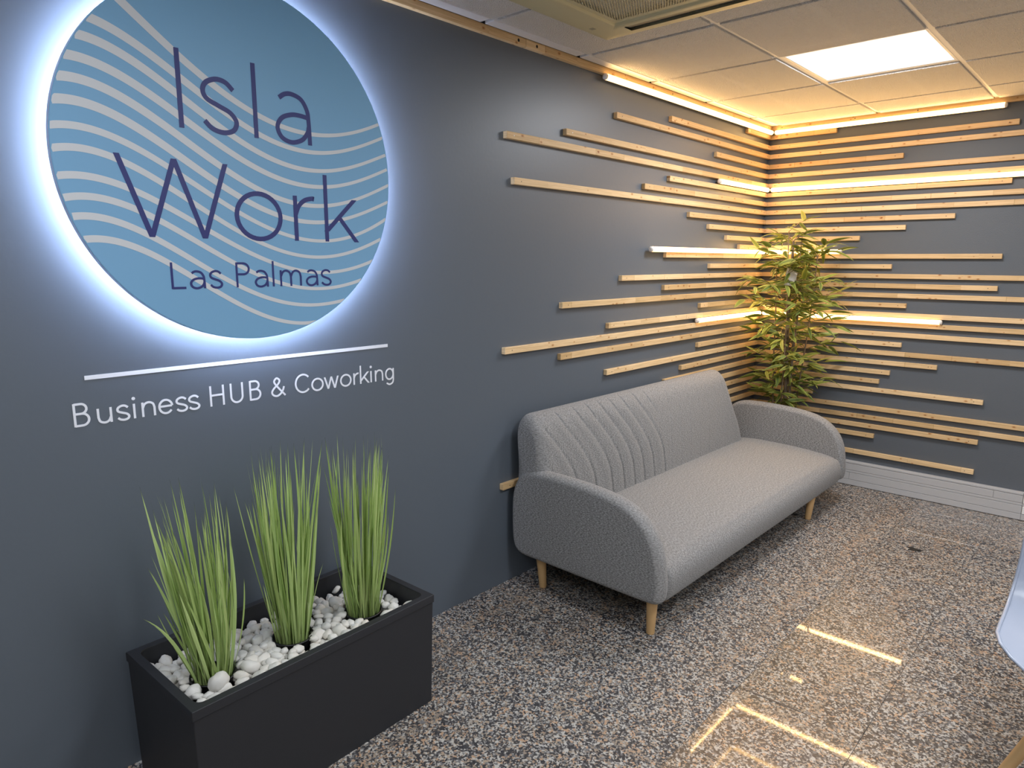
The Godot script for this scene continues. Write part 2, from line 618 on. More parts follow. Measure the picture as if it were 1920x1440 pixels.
	put("cover_strip", box_mesh(Vector3(1.6555, 0.0865, D - 0.01), Vector3(2.6, 0.103, D - 0.001), 0.0012), M.trunk, tr)
	for q in [[0.0405, 0.0855], [0.1045, 0.163]]:
		put("white_cover", box_mesh(Vector3(1.6575, q[0], D - 0.012), Vector3(1.83, q[1], D + 0.002), 0.002), M.white, tr).set_meta("label", "white blank cover at the end of the grey trunking")

const OTHER_PANELS := [[1.89, 2.806], [1.89, 5.222], [3.09, 0.994], [3.09, 4.014], [0.69, 4.618], [3.09, 5.826]]

func is_panel(x0: float, z0: float) -> bool:
	for p in OTHER_PANELS:
		if absf(x0 - p[0]) < 0.02 and absf(z0 - p[1]) < 0.02: return true
	return false

func peg(at: Vector3, dir: Vector3, r: float, len: float) -> ArrayMesh:
	var b := MB.new()
	b.tube([at, at + dir * len], [r, r], 10)
	return b.mesh()

# ---------------------------------------------------------------- slats
# bottoms from the top down; left end on the left wall; right end on the end wall
const SLAT_Y := [2.2875, 2.2210, 2.1620, 2.0950, 2.0325, 1.9700, 1.9080, 1.8470, 1.7895, 1.7262, 1.6677, 1.6072, 1.5535, 1.4925, 1.4300, 1.3703, 1.3102, 1.2510, 1.1905, 1.1298, 1.0708, 1.0064, 0.9455, 0.8868, 0.8245, 0.7621, 0.7002, 0.6425, 0.5810, 0.5201, 0.4569, 0.3994, 0.3380, 0.2153]
const SLAT_L := [0.387, 1.345, 1.869, 0.800, 2.265, 2.659, 1.339, 1.592, 2.612, 1.097, 0.848, 0.602, 0.407, 1.343, 0.807, 1.782, 1.348, 2.274, 0.907, 1.888, 2.667, 2.280, 0.913, 1.894, 1.109, 1.30, 0.95, 1.70, 0.80, 2.05, 2.678, 1.9, 0.9, 1.4]
const SLAT_R := [0.444, 1.406, 1.95, 0.846, 1.80, 1.70, 1.406, 1.85, 2.00, 1.152, 0.898, 0.640, 0.438, 1.405, 0.842, 1.90, 1.402, 1.95, 0.945, 1.85, 2.05, 1.95, 0.941, 1.90, 1.147, 0.891, 0.834, 1.402, 0.426, 1.90, 1.95, 1.401, 0.835, 1.399]

func build_slats() -> void:
	var wl := get_node("wall_left")
	var wb := get_node("wall_back")
	var r := RandomNumberGenerator.new(); r.seed = 21
	var white := [5, 4, 12, 13, 14]
	for i in SLAT_Y.size():
		var y: float = SLAT_Y[i]
		for side in 2:
			var e: float = SLAT_L[i] if side == 0 else SLAT_R[i]
			var uo := Vector2(r.randf(), (r.randi() % 8) / 8.0 + 0.008)
			var us := Vector2(1 / 2.8, 0.109)
			var h := SLAT_H + r.randf_range(-0.0006, 0.0006)
			var o: MeshInstance3D
			if side == 0: o = put("slat", box_mesh(Vector3(0, y, 0.0), Vector3(T, y + h, e), 0.0013, uo, us), M.wood, wl)
			else: o = put("slat", box_mesh(Vector3(T, y, 0.0), Vector3(e, y + h, T), 0.0013, uo, us), M.wood, wb)
			for q in [e - 0.045, 0.06]:
				var at := Vector3(T - 0.0006, y + h * 0.5, q) if side == 0 else Vector3(q + (T if q < 0.1 else 0.0), y + h * 0.5, T - 0.0006)
				var w: bool = i in white and side == 0 and q > 0.1
				put("screw", peg(at, Vector3.RIGHT if side == 0 else Vector3.BACK, 0.0024, 0.001), M.screw_white if w else M.screw, o)

# ---------------------------------------------------------------- LED tubes
func build_tubes() -> void:
	var names := ["topmost, just under the ceiling batten", "second row from the top", "third row from the top", "lowest row, behind the bamboo"]
	var ys := [2.3295, 1.9545, 1.5365, 1.1145]
	var ends := [[2.000, 1.346], [0.776, 1.62], [1.534, 0.546], [0.971, 1.153]]
	var rad := 0.0145
	var out := 0.031
	for k in 4:
		for side in 2:
			var from := 0.036 if side == 0 else 0.046
			var to: float = ends[k][side]
			var wall := "left wall" if side == 0 else "end wall"
			var lab := "lit warm white tube light on the %s, %s" % [wall, names[k]]
			var t := thing("tube_light", lab, "light", Vector3(out, ys[k], from) if side == 0 else Vector3(from, ys[k], out), "warm tube lights between the slats")
			var d := Vector3.BACK if side == 0 else Vector3.RIGHT
			var outward := Vector3.RIGHT if side == 0 else Vector3.BACK
			var L := to - from
			var b := MB.new()
			var hb := MB.new()
			for half in 2:
				var rows := []
				for u in [0.012, L * 0.5, L - 0.014]:
					var row := PackedVector3Array()
					for i in 13:
						var th := (deg_to_rad(lerpf(-112, 112, i / 12.0)) if half == 0 else deg_to_rad(lerpf(112, 248, i / 12.0)))
						row.append(d * u + outward * cos(th) * rad + Vector3.UP * sin(th) * rad)
					rows.append(row)
				(b if half == 0 else hb).grid(rows)
			put("diffuser", b.mesh(), M.tube, t)
			put("housing", hb.mesh(), M.tube_end, t)
			for s in 2:
				var e := MB.new()
				var p0 := d * (0.012 if s == 0 else L - 0.014)
				var dir := -d if s == 0 else d
				e.tube([p0, p0 + dir * 0.006, p0 + dir * 0.010, p0 + dir * 0.012], [rad + 0.0004, rad + 0.0004, rad * 0.8, rad * 0.45], 14)
				put("end_cap", e.mesh(), M.tube_end, t)
			area_light(t, d * (L / 2) + outward * (rad + 0.002), Vector2(L - 0.03, 0.024), outward, Vector3.UP, TUBE_COL, TUBE_E * L * (0.5 if k == 0 else 1.1))

# ---------------------------------------------------------------- ceiling fittings
func build_ceiling_fittings() -> void:
	light_panel(0.69, 0.994, "bright square recessed ceiling light panel with white frame", PANEL_E)
	var where := ["above the white shell chair", "right behind the viewer", "over the middle of the far right side", "above the right hand wall", "above the black planter", "in the far corner behind the viewer"]
	for k in OTHER_PANELS.size():
		light_panel(OTHER_PANELS[k][0], OTHER_PANELS[k][1], "square ceiling light panel out of view, " + where[k], HIDDEN_PANEL_E[k])
	# four-way cassette air conditioner
	var a := thing("air_conditioner", "cream ceiling cassette air conditioner with perforated grille", "air conditioner", Vector3(0.308, CEIL, 2.380))
	var W := 0.95
	var fas := MB.new()
	# fascia frame as a shallow tray: outer edge, underside with a slot on each side, raised inner well
	var y0 := -0.012
	var y1 := -0.032
	var outer := [Vector2(0, 0), Vector2(W, 0), Vector2(W, W), Vector2(0, W)]
	var prof := [[0.0, 0.0], [0.0, y0], [0.004, y1 + 0.004], [0.012, y1], [0.045, y1]]
	fas_rows(fas, prof, W, 0.012)
	var prof2 := [[0.098, y1], [0.125, y1], [0.132, y1 + 0.006], [0.136, y1 + 0.008]]
	fas_rows(fas, prof2, W, 0.012)
	for s in [0, 2]:
		var rot := Basis(Vector3.UP, -PI / 2 * s)
		var cc := Vector3(W / 2, 0, W / 2)
		var pts := []
		for p in [Vector3(0.045, y1, 0.15), Vector3(0.098, y1, 0.15), Vector3(0.098, y1, W - 0.15), Vector3(0.045, y1, W - 0.15)]: pts.append(cc + rot * (p - cc))
		fas.face(pts)
	for s in 4:                                     # underside between the slots, at the corners
		var rot := Basis(Vector3.UP, -PI / 2 * s)
		var cc := Vector3(W / 2, 0, W / 2)
		var q := [Vector3(0.045, y1, 0.045), Vector3(0.15, y1, 0.045), Vector3(0.15, y1, 0.098), Vector3(0.098, y1, 0.098), Vector3(0.098, y1, 0.15), Vector3(0.045, y1, 0.15)]
		var pts := []
		for p in q: pts.append(cc + rot * (p - cc))
		fas.face([pts[0], pts[1], pts[2], pts[3]]); fas.face([pts[0], pts[3], pts[4], pts[5]])
	put("fascia", fas.mesh(), M.cream, a)
	put("housing", box_mesh(Vector3(0.02, -0.002, 0.02), Vector3(W - 0.02, 0.02, W - 0.02)), M.dark, a)
	for s in [0, 2]:
		var rot := Basis(Vector3.UP, -PI / 2 * s)
		var vb := MB.new()
		var rows := []
		for i in 7:
			var u := i / 6.0
			rows.append(PackedVector3Array([Vector3(-W / 2 + 0.152, y1 + 0.010 - 0.007 * sin(u * 1.5), -W / 2 + 0.05 + 0.046 * u), Vector3(W / 2 - 0.152, y1 + 0.010 - 0.007 * sin(u * 1.5), -W / 2 + 0.05 + 0.046 * u)]))
		vb.grid(rows)
		var o := put("air_vane", vb.mesh(), M.vane, a)
		o.position = Vector3(W / 2, 0, W / 2)
		o.basis = rot
	var gp := MB.new()
	var g0 := 0.136
	var g1 := W - 0.136
	var yy := y1 + 0.008
	gp.face([Vector3(g0, yy, g0), Vector3(g1, yy, g0), Vector3(g1, yy, g0 + 0.022), Vector3(g0, yy, g0 + 0.022)])
	gp.face([Vector3(g0, yy, g1 - 0.022), Vector3(g1, yy, g1 - 0.022), Vector3(g1, yy, g1), Vector3(g0, yy, g1)])
	gp.face([Vector3(g0, yy, g0 + 0.022), Vector3(g0 + 0.022, yy, g0 + 0.022), Vector3(g0 + 0.022, yy, g1 - 0.022), Vector3(g0, yy, g1 - 0.022)])
	gp.face([Vector3(g1 - 0.022, yy, g0 + 0.022), Vector3(g1, yy, g0 + 0.022), Vector3(g1, yy, g1 - 0.022), Vector3(g1 - 0.022, yy, g1 - 0.022)])
	var pl := put("grille_border", gp.mesh(), M.cream, a)
	var pf := MB.new()
	var h0 := g0 + 0.022
	var h1 := g1 - 0.022
	var n := (h1 - h0) / 0.0105
	pf.face([Vector3(h0, yy, h0), Vector3(h1, yy, h0), Vector3(h1, yy, h1), Vector3(h0, yy, h1)], [Vector2(0, 0), Vector2(n, 0), Vector2(n, n / 1.72), Vector2(0, n / 1.72)])
	put("perforated_grille", pf.mesh(), M.grille, a)
	put("maker_mark", box_mesh(Vector3(0.040, y1 - 0.0006, 0.150), Vector3(0.060, y1 + 0.001, 0.172), 0.0004), M.vane, a)

func fas_rows(b: MB, prof: Array, W: float, corner: float) -> void:
	var rows := []
	for p in prof:
		var row := PackedVector3Array()
		var lo: float = p[0]
		var hi: float = W - p[0]
		var rr := maxf(0.003, corner - p[0] * 0.2)
		for q in [[hi - rr, hi - rr, 0.0], [lo + rr, hi - rr, PI / 2], [lo + rr, lo + rr, PI], [hi - rr, lo + rr, PI * 1.5]]:
			for k in 5:
				var th: float = q[2] + PI / 2 * k / 4
				row.append(Vector3(q[0] + rr * cos(th), p[1], q[1] + rr * sin(th)))
		rows.append(row)
	b.grid(rows, true)

func light_panel(x0: float, z0: float, label: String, energy: float) -> void:
	var t := thing("ceiling_light", label, "light", Vector3(x0 + 0.3, CEIL, z0 + 0.302))
	var fr := MB.new()
	var h := 0.2885
	var w := 0.012
	for q in [[-h, -h, h, -h + w], [-h, h - w, h, h], [-h, -h + w, -h + w, h - w], [h - w, -h + w, h, h - w]]:
		fr.box(Vector3(q[0], -0.001, q[1]), Vector3(q[2], 0.012, q[3]), 0.001)
	put("frame", fr.mesh(), M.white, t)
	put("diffuser", box_mesh(Vector3(-h + w, 0.0015, -h + w), Vector3(h - w, 0.008, h - w)), M.panel, t)
	area_light(t, Vector3(0, -0.0025, 0), Vector2(0.55, 0.55), Vector3.DOWN, Vector3.FORWARD, PANEL_COL, energy)

# ---------------------------------------------------------------- lettering: a light geometric face drawn with strokes
# every glyph: [width, strokes]; a stroke is [kind, points]; "l" straight with level ends, "b" straight with square ends, "c" curve
func curve(pts: Array, closed := false, steps := 8) -> Array:
	var out := []
	var n := pts.size()
	for i in (n if closed else n - 1):
		var p0: Vector2 = pts[(i - 1 + n) % n] if closed or i > 0 else pts[i] * 2 - pts[i + 1]
		var p1: Vector2 = pts[i]
		var p2: Vector2 = pts[(i + 1) % n]
		var p3: Vector2 = pts[(i + 2) % n] if closed or i + 2 < n else p2 * 2 - p1
		for k in steps: out.append(p1.cubic_interpolate(p2, p0, p3, k / float(steps)))
	out.append(pts[0] if closed else pts[-1])
	return out

func arc(cx: float, cy: float, rx: float, ry: float, a0: float, a1: float, n := 20) -> Array:
	var out := []
	for k in n + 1:
		var th := deg_to_rad(lerpf(a0, a1, k / float(n)))
		out.append(Vector2(cx + rx * cos(th), cy + ry * sin(th)))
	return out

func glyph(ch: String, xh: float, asc: float) -> Array:
	var V := func(x: float, y: float) -> Vector2: return Vector2(x, y)
	match ch:
		"I": return [0.0, [["l", [Vector2(0, 0), Vector2(0, 1)]]]]
		"l": return [0.0, [["l", [Vector2(0, 0), Vector2(0, asc)]]]]
		"i": return [0.0, [["l", [Vector2(0, 0), Vector2(0, xh)]], ["dot", [Vector2(0, xh + 0.24)]]]]
		"L": return [0.46, [["l", [Vector2(0, 0), Vector2(0, 1)]], ["b", [Vector2(0, 0.035), Vector2(0.5, 0.035)]]]]
		"H": return [0.62, [["l", [Vector2(0, 0), Vector2(0, 1)]], ["l", [Vector2(0.62, 0), Vector2(0.62, 1)]], ["b", [Vector2(0, 0.53), Vector2(0.62, 0.53)]]]]
		"U": return [0.58, [["c", [Vector2(0, 1), Vector2(0, 0.34)] + arc(0.29, 0.33, 0.29, 0.30, 180, 360) + [Vector2(0.58, 0.34), Vector2(0.58, 1)]]]]
		"P": return [0.48, [["l", [Vector2(0, 0), Vector2(0, 1)]], ["c", [Vector2(0, 0.965), Vector2(0.26, 0.965)] + arc(0.28, 0.745, 0.235, 0.22, 90, -90) + [Vector2(0.26, 0.525), Vector2(0, 0.525)]]]]
		"B": return [0.52, [["l", [Vector2(0, 0), Vector2(0, 1)]], ["c", [Vector2(0, 0.965), Vector2(0.24, 0.965)] + arc(0.25, 0.755, 0.215, 0.21, 90, -90) + [Vector2(0.22, 0.545), Vector2(0, 0.545)]], ["c", [Vector2(0.2, 0.545), Vector2(0.26, 0.545)] + arc(0.28, 0.29, 0.25, 0.255, 90, -90) + [Vector2(0.26, 0.035), Vector2(0, 0.035)]]]]
		"C": return [0.78, [["c", arc(0.44, 0.5, 0.44, 0.475, 42, 318, 30)]]]
		"W": return [1.36, [["l", [Vector2(0, 1), Vector2(0.34, 0)]], ["l", [Vector2(0.34, 0), Vector2(0.68, 1)]], ["l", [Vector2(0.68, 1), Vector2(1.02, 0)]], ["l", [Vector2(1.02, 0), Vector2(1.36, 1)]]]]
		"w": return [0.84, [["l", [Vector2(0, xh), Vector2(0.21, 0)]], ["l", [Vector2(0.21, 0), Vector2(0.42, xh)]], ["l", [Vector2(0.42, xh), Vector2(0.63, 0)]], ["l", [Vector2(0.63, 0), Vector2(0.84, xh)]]]]
		"&": return [0.72, [["c", curve([Vector2(0.74, 0.02), Vector2(0.5, 0.29), Vector2(0.2, 0.66), Vector2(0.15, 0.83), Vector2(0.29, 0.965), Vector2(0.44, 0.84), Vector2(0.36, 0.66), Vector2(0.1, 0.42), Vector2(0.0, 0.24), Vector2(0.08, 0.09), Vector2(0.28, 0.03), Vector2(0.48, 0.13), Vector2(0.62, 0.32), Vector2(0.68, 0.5)])]]]
		"s":
			var q := []
			for p in [[0.92, 0.83], [0.70, 0.955], [0.42, 0.98], [0.13, 0.89], [0.03, 0.74], [0.13, 0.60], [0.46, 0.50], [0.80, 0.40], [0.97, 0.24], [0.87, 0.08], [0.58, 0.015], [0.25, 0.06], [0.03, 0.19]]: q.append(Vector2(p[0] * 0.48, p[1] * xh))
			return [0.48, [["c", curve(q)]]]
		"a":
			var w := 0.535
			var top := [Vector2(0.10 * w, 0.865 * xh), Vector2(0.28 * w, 0.955 * xh), Vector2(0.50 * w, 0.975 * xh), Vector2(0.78 * w, 0.90 * xh), Vector2(0.95 * w, 0.70 * xh), Vector2(w * 0.985, 0.50 * xh), Vector2(w, 0.2 * xh), Vector2(w * 1.005, 0)]
			var bowl := [Vector2(w * 0.985, 0.55 * xh), Vector2(0.72 * w, 0.575 * xh), Vector2(0.45 * w, 0.565 * xh), Vector2(0.16 * w, 0.475 * xh), Vector2(0.015 * w, 0.29 * xh), Vector2(0.13 * w, 0.09 * xh), Vector2(0.43 * w, 0.012 * xh), Vector2(0.76 * w, 0.09 * xh), Vector2(0.94 * w, 0.25 * xh), Vector2(w * 0.985, 0.36 * xh)]
			return [w, [["c", curve(top)], ["c", curve(bowl)]]]
		"o": return [0.66, [["c", arc(0.33, xh / 2, 0.33, xh / 2 - 0.012, 0, 360, 36)]]]
		"e": return [0.6, [["c", [Vector2(0.02, xh * 0.53), Vector2(0.57, xh * 0.53)] ], ["c", arc(0.3, xh / 2, 0.285, xh / 2 - 0.02, 4, 325, 30)]]]
		"r": return [0.30, [["l", [Vector2(0, 0), Vector2(0, xh)]], ["c", curve([Vector2(0, 0.58 * xh), Vector2(0.06, 0.78 * xh), Vector2(0.16, 0.91 * xh), Vector2(0.28, 0.96 * xh), Vector2(0.32, 0.95 * xh)])]]]
		"n": return [0.5, [["l", [Vector2(0, 0), Vector2(0, xh)]], ["c", curve([Vector2(0, 0.6 * xh), Vector2(0.1, 0.88 * xh), Vector2(0.27, 0.97 * xh), Vector2(0.44, 0.86 * xh), Vector2(0.5, 0.6 * xh)]) + [Vector2(0.5, 0)]]]]
		"u": return [0.5, [["l", [Vector2(0.5, 0), Vector2(0.5, xh)]], ["c", [Vector2(0, xh)] + curve([Vector2(0, 0.4 * xh), Vector2(0.06, 0.14 * xh), Vector2(0.23, 0.03 * xh), Vector2(0.4, 0.12 * xh), Vector2(0.5, 0.4 * xh)])]]]
		"m": return [0.94, [["l", [Vector2(0, 0), Vector2(0, xh)]], ["c", curve([Vector2(0, 0.6 * xh), Vector2(0.1, 0.88 * xh), Vector2(0.25, 0.97 * xh), Vector2(0.41, 0.86 * xh), Vector2(0.47, 0.6 * xh)]) + [Vector2(0.47, 0)]], ["c", curve([Vector2(0.47, 0.6 * xh), Vector2(0.57, 0.88 * xh), Vector2(0.72, 0.97 * xh), Vector2(0.88, 0.86 * xh), Vector2(0.94, 0.6 * xh)]) + [Vector2(0.94, 0)]]]]
		"k": return [0.52, [["l", [Vector2(0, 0), Vector2(0, asc)]], ["l", [Vector2(0.0, 0.155), Vector2(0.52, xh)]], ["l", [Vector2(0.545, 0), Vector2(0.235, 0.37)]]]]
		"g": return [0.56, [["c", arc(0.28, xh / 2, 0.27, xh / 2 - 0.015, 0, 360, 30)], ["c", [Vector2(0.56, xh)] + curve([Vector2(0.56, 0.0), Vector2(0.5, -0.2), Vector2(0.28, -0.29), Vector2(0.05, -0.19)])]]]
	return [0.3, []]

# flat vinyl letter in the plane x = const of the left wall; u runs to -z, v runs up
func letter_mesh(ch: String, cap: float, stroke: float, thick: float, xh: float, asc: float) -> ArrayMesh:
	var g := glyph(ch, xh, asc)
	var b := MB.new()
	for st in g[1]:
		thick += 0.00005                              # strokes that cross lie one over the other
		var p: Array = st[1]
		var hw := stroke / 2.0
		var L := PackedVector2Array()
		var R := PackedVector2Array()
		if st[0] == "dot":
			var ring := []
			for k in 16: ring.append(p[0] * cap + Vector2(cos(TAU * k / 16), sin(TAU * k / 16)) * stroke * 0.78)
			prism(b, ring, thick)
			continue
		if st[0] == "l":
			var d: Vector2 = (p[1] - p[0]) * cap
			var off := Vector2(hw * d.length() / absf(d.y), 0)
			prism(b, [p[0] * cap - off, p[0] * cap + off, p[1] * cap + off, p[1] * cap - off], thick)
			continue
		var closed: bool = p[0].distance_to(p[-1]) < 1e-4
		for i in p.size():
			var a: Vector2 = p[maxi(i - 1, 0)] if not closed or i > 0 else p[-2]
			var e: Vector2 = p[mini(i + 1, p.size() - 1)] if not closed or i < p.size() - 1 else p[1]
			var d := ((e - a) * cap).normalized()
			var nn := Vector2(-d.y, d.x)
			L.append(p[i] * cap + nn * hw); R.append(p[i] * cap - nn * hw)
		ribbon(b, L, R, thick)
	return b.mesh()

func on_wall(q: Vector2, x: float) -> Vector3:
	return Vector3(x, q.y, -q.x)

func prism(b: MB, ring: Array, thick: float) -> void:
	var top := []
	var area := 0.0
	for i in ring.size(): area += ring[i].cross(ring[(i + 1) % ring.size()])
	if area < 0: ring.reverse()
	for q in ring: top.append(on_wall(q, thick))
	b.face(top)
	for i in ring.size():
		var j := (i + 1) % ring.size()
		b.face([on_wall(ring[i], 0), on_wall(ring[j], 0), on_wall(ring[j], thick), on_wall(ring[i], thick)])

func ribbon(b: MB, L: PackedVector2Array, R: PackedVector2Array, thick: float) -> void:
	for i in L.size() - 1:
		thick += 0.000002
		b.face([on_wall(L[i], thick), on_wall(R[i], thick), on_wall(R[i + 1], thick), on_wall(L[i + 1], thick)])
		b.face([on_wall(L[i + 1], 0), on_wall(L[i], 0), on_wall(L[i], thick), on_wall(L[i + 1], thick)])
		b.face([on_wall(R[i], 0), on_wall(R[i + 1], 0), on_wall(R[i + 1], thick), on_wall(R[i], thick)])

# ---------------------------------------------------------------- the round sign
const SIGN_Y := 1.7412
const SIGN_Z := 3.8021
const SIGN_R := 0.504
const WAVES := [[0.323, -0.424, 0.479, 0.113, -0.095], [0.218, -0.445, 0.458, 0.29, -0.223], [0.113, -0.46, 0.465, 0.296, -0.236], [0.013, -0.441, 0.437, 0.273, -0.202], [-0.106, -0.449, 0.462, 0.277, -0.212], [-0.211, -0.438, 0.459, 0.263, -0.21], [-0.307, -0.461, 0.381, 0.293, -0.146], [-0.419, -0.45, 0.421, 0.276, -0.186], [-0.511, -0.432, 0.349, 0.262, -0.148], [-0.621, -0.438, 0.402, 0.273, -0.195], [-0.742, -0.414, 0.477, 0.23, -0.264], [-0.858, -0.452, 0.546, 0.384, -0.229]]

func build_sign() -> void:
	var t := thing("sign", "large round backlit blue sign with pale waves and dark blue lettering", "sign", Vector3(0, SIGN_Y, SIGN_Z))
	var N := 128
	var fb := MB.new()
	var ring := func(r: float, x: float) -> PackedVector3Array:
		var row := PackedVector3Array()
		for k in N: row.append(Vector3(x, r * sin(TAU * k / N), -r * cos(TAU * k / N)))
		return row
	var pts := []
	for p in ring.call(SIGN_R - 0.0012, 0.06): pts.append(p)
	fb.face(pts)
	fb.grid([ring.call(SIGN_R, 0.0585), ring.call(SIGN_R - 0.0012, 0.06)], true)
	put("panel", fb.mesh(), M.sign, t)
	var rb := MB.new()
	rb.grid([ring.call(SIGN_R, 0.0585), ring.call(SIGN_R, 0.038)], true)
	rb.grid([ring.call(SIGN_R, 0.038), ring.call(SIGN_R - 0.012, 0.038)], true)
	put("rim", rb.mesh(), M.rim, t)
	var back := MB.new()
	var bp := []
	for p in ring.call(SIGN_R - 0.010, 0.050): bp.append(p)
	bp.reverse()
	back.face(bp)
	put("back_plate", back.mesh(), M.rim, t)
	for q in [[0.22, 0.22], [0.22, -0.22], [-0.22, 0.22], [-0.22, -0.22]]:
		put("stand_off", peg(Vector3(0.0, q[0], q[1]), Vector3.RIGHT, 0.012, 0.05), M.rim, t)
	var led := MB.new()
	led.grid([ring.call(0.474, 0.036), ring.call(0.462, 0.030), ring.call(0.462, 0.049), ring.call(0.474, 0.049)], true, true, true)
	put("led_strip", led.mesh(), M.halo, t)
	for k in 30:
		var th := TAU * (k + 0.5) / 30
		var l := OmniLight3D.new()
		l.name = "halo_light"
		l.light_color = HALO_COL
		l.light_energy = 0.0012
		l.light_size = 0.014
		l.omni_range = 8.0
		l.omni_attenuation = 2.0
		l.shadow_enabled = true
		t.add_child(l, true)
		l.position = Vector3(0.03, 0.486 * sin(th), -0.486 * cos(th))
	# printed waves
	for w in WAVES.size():
		var co: Array = WAVES[w]
		var f := func(s: float) -> float:
			var q := s / 0.5
			return 0.5 * (co[0] + q * (co[1] + q * (co[2] + q * (co[3] + q * co[4]))))
		var Lp := PackedVector2Array()
		var Rp := PackedVector2Array()
		var n := 200
		var R := SIGN_R - 0.0025
		for i in n + 1:
			var s := lerpf(-R, R, i / float(n))
			var y: float = f.call(s)
			var slope: float = (f.call(s + 0.002) - f.call(s - 0.002)) / 0.004
			var u := (s + R) / (2 * R)
			var hw := (lerpf(0.0125, 0.0052, smoothstep(0.0, 1.0, u)) if w < 6 else lerpf(0.0098, 0.0056, smoothstep(0.0, 0.75, u))) * 0.92
			var nn := Vector2(-slope, 1).normalized()
			var a := Vector2(s, y) + nn * hw
			var c := Vector2(s, y) - nn * hw
			if a.length() > R and c.length() > R: continue
			if a.length() > R: a = a.lerp(c, clampf((a.length() - R) / maxf(a.length() - c.length(), 1e-5), 0, 1))
			if c.length() > R: c = c.lerp(a, clampf((c.length() - R) / maxf(c.length() - a.length(), 1e-5), 0, 1))
			Lp.append(a); Rp.append(c)
		var b := MB.new()
		ribbon(b, Lp, Rp, 0.0004)
		put("wave_stripe", b.mesh(), M.wave, t).position = Vector3(0.06, 0, 0)
	# words: letter, left edge of its first stroke, measured from the sign's centre
	words(t, [["I", -0.188], ["s", -0.127], ["l", 0.0262], ["a", 0.0935]], 0.0834, 0.203, 0.0132, 0.715, 1.018, Vector3(0.0604, 0, 0), M.ink)
	words(t, [["W", -0.3593], ["o", -0.0495], ["r", 0.1405], ["k", 0.2495]], -0.2095, 0.2090, 0.0136, 0.655, 0.995, Vector3(0.0604, 0, 0), M.ink)
	words(t, [["L", -0.2462], ["a", -0.1965], ["s", -0.1415], ["P", -0.0613], ["a", -0.0045], ["l", 0.0538], ["m", 0.0790], ["a", 0.1675], ["s", 0.2220]], -0.3490, 0.0725, 0.0062, 0.675, 1.06, Vector3(0.0604, 0, 0), M.ink)

func words(t: Node3D, list: Array, base_y: float, cap: float, stroke: float, xh: float, asc: float, off: Vector3, mat: Material) -> void:
	for q in list:
		var o := put("letter", letter_mesh(q[0], cap, stroke, 0.0005, xh, asc), mat, t)
		o.position = off + Vector3(0, base_y, -q[1])

func build_wall_text() -> void:
	var line := put("dividing_line", box_mesh(Vector3(0, -0.0056, -0.496), Vector3(0.001, 0.0056, 0.496)), M.white_vinyl)
	line.position = Vector3(0, 1.1630, 3.774)
	tag(line, "thin white horizontal line on the grey wall under the round sign", "line")
	var t := thing("wall_lettering", "white one-line lettering on the grey wall below the thin white line", "lettering", Vector3(0, 1.035, 4.298))
	words(t, WALL_TEXT, 0.0, 0.0625, 0.0060, 0.66, 1.05, Vector3.ZERO, M.white_vinyl)

const WALL_TEXT := [["B", -0.004], ["u", 0.0515], ["s", 0.0985], ["i", 0.1420], ["n", 0.1640], ["e", 0.2075], ["s", 0.2560], ["s", 0.2920], ["H", 0.3570], ["U", 0.4200], ["B", 0.4820], ["&", 0.5550], ["C", 0.6400], ["o", 0.7010], ["w", 0.7500], ["o", 0.8140], ["r", 0.8690], ["k", 0.8970], ["i", 0.9420], ["n", 0.9620], ["g", 1.0075]]

# ---------------------------------------------------------------- sofa
func loop_curve(pts: Array, steps := 6) -> PackedVector2Array:
	var c := curve(pts, true, steps)
	c.pop_back()
	return PackedVector2Array(c)

func inset(p: Vector2, ctr: Vector2, d: float) -> Vector2:
	var q := p - ctr
	return ctr + q * maxf(0.0, 1.0 - d / maxf(q.length(), 1e-4))

# cushion swept along z between two ends, its ends rounded by radius r
func cushion(pts: PackedVector2Array, z0: float, z1: float, r: float, shift: Callable, stations: int) -> Array:
	var ctr := Vector2.ZERO
	for p in pts: ctr += p / pts.size()
	var st := []
	for k in 7: st.append([r * (1 - cos(PI / 2 * k / 6.0)), r * (1 - sin(PI / 2 * k / 6.0))])
	var list := []
	for s in st: list.append([z0 + s[0], s[1]])
	for k in range(1, stations): list.append([lerpf(z0 + r, z1 - r, k / float(stations)), 0.0])
	st.reverse()
	for s in st: list.append([z1 - s[0], s[1]])
	var rows := []
	var first := PackedVector3Array()
	for s in list:
		var row := PackedVector3Array()
		for p in pts:
			var q := inset(p, ctr, s[1])
			row.append(shift.call(q, s[0]))
		rows.append(row)
	var cap0 := PackedVector3Array()
	var cap1 := PackedVector3Array()
	for p in pts:
		cap0.append(shift.call(ctr, list[0][0])); cap1.append(shift.call(ctr, list[-1][0]))
	rows.push_front(cap0); rows.append(cap1)
	return rows

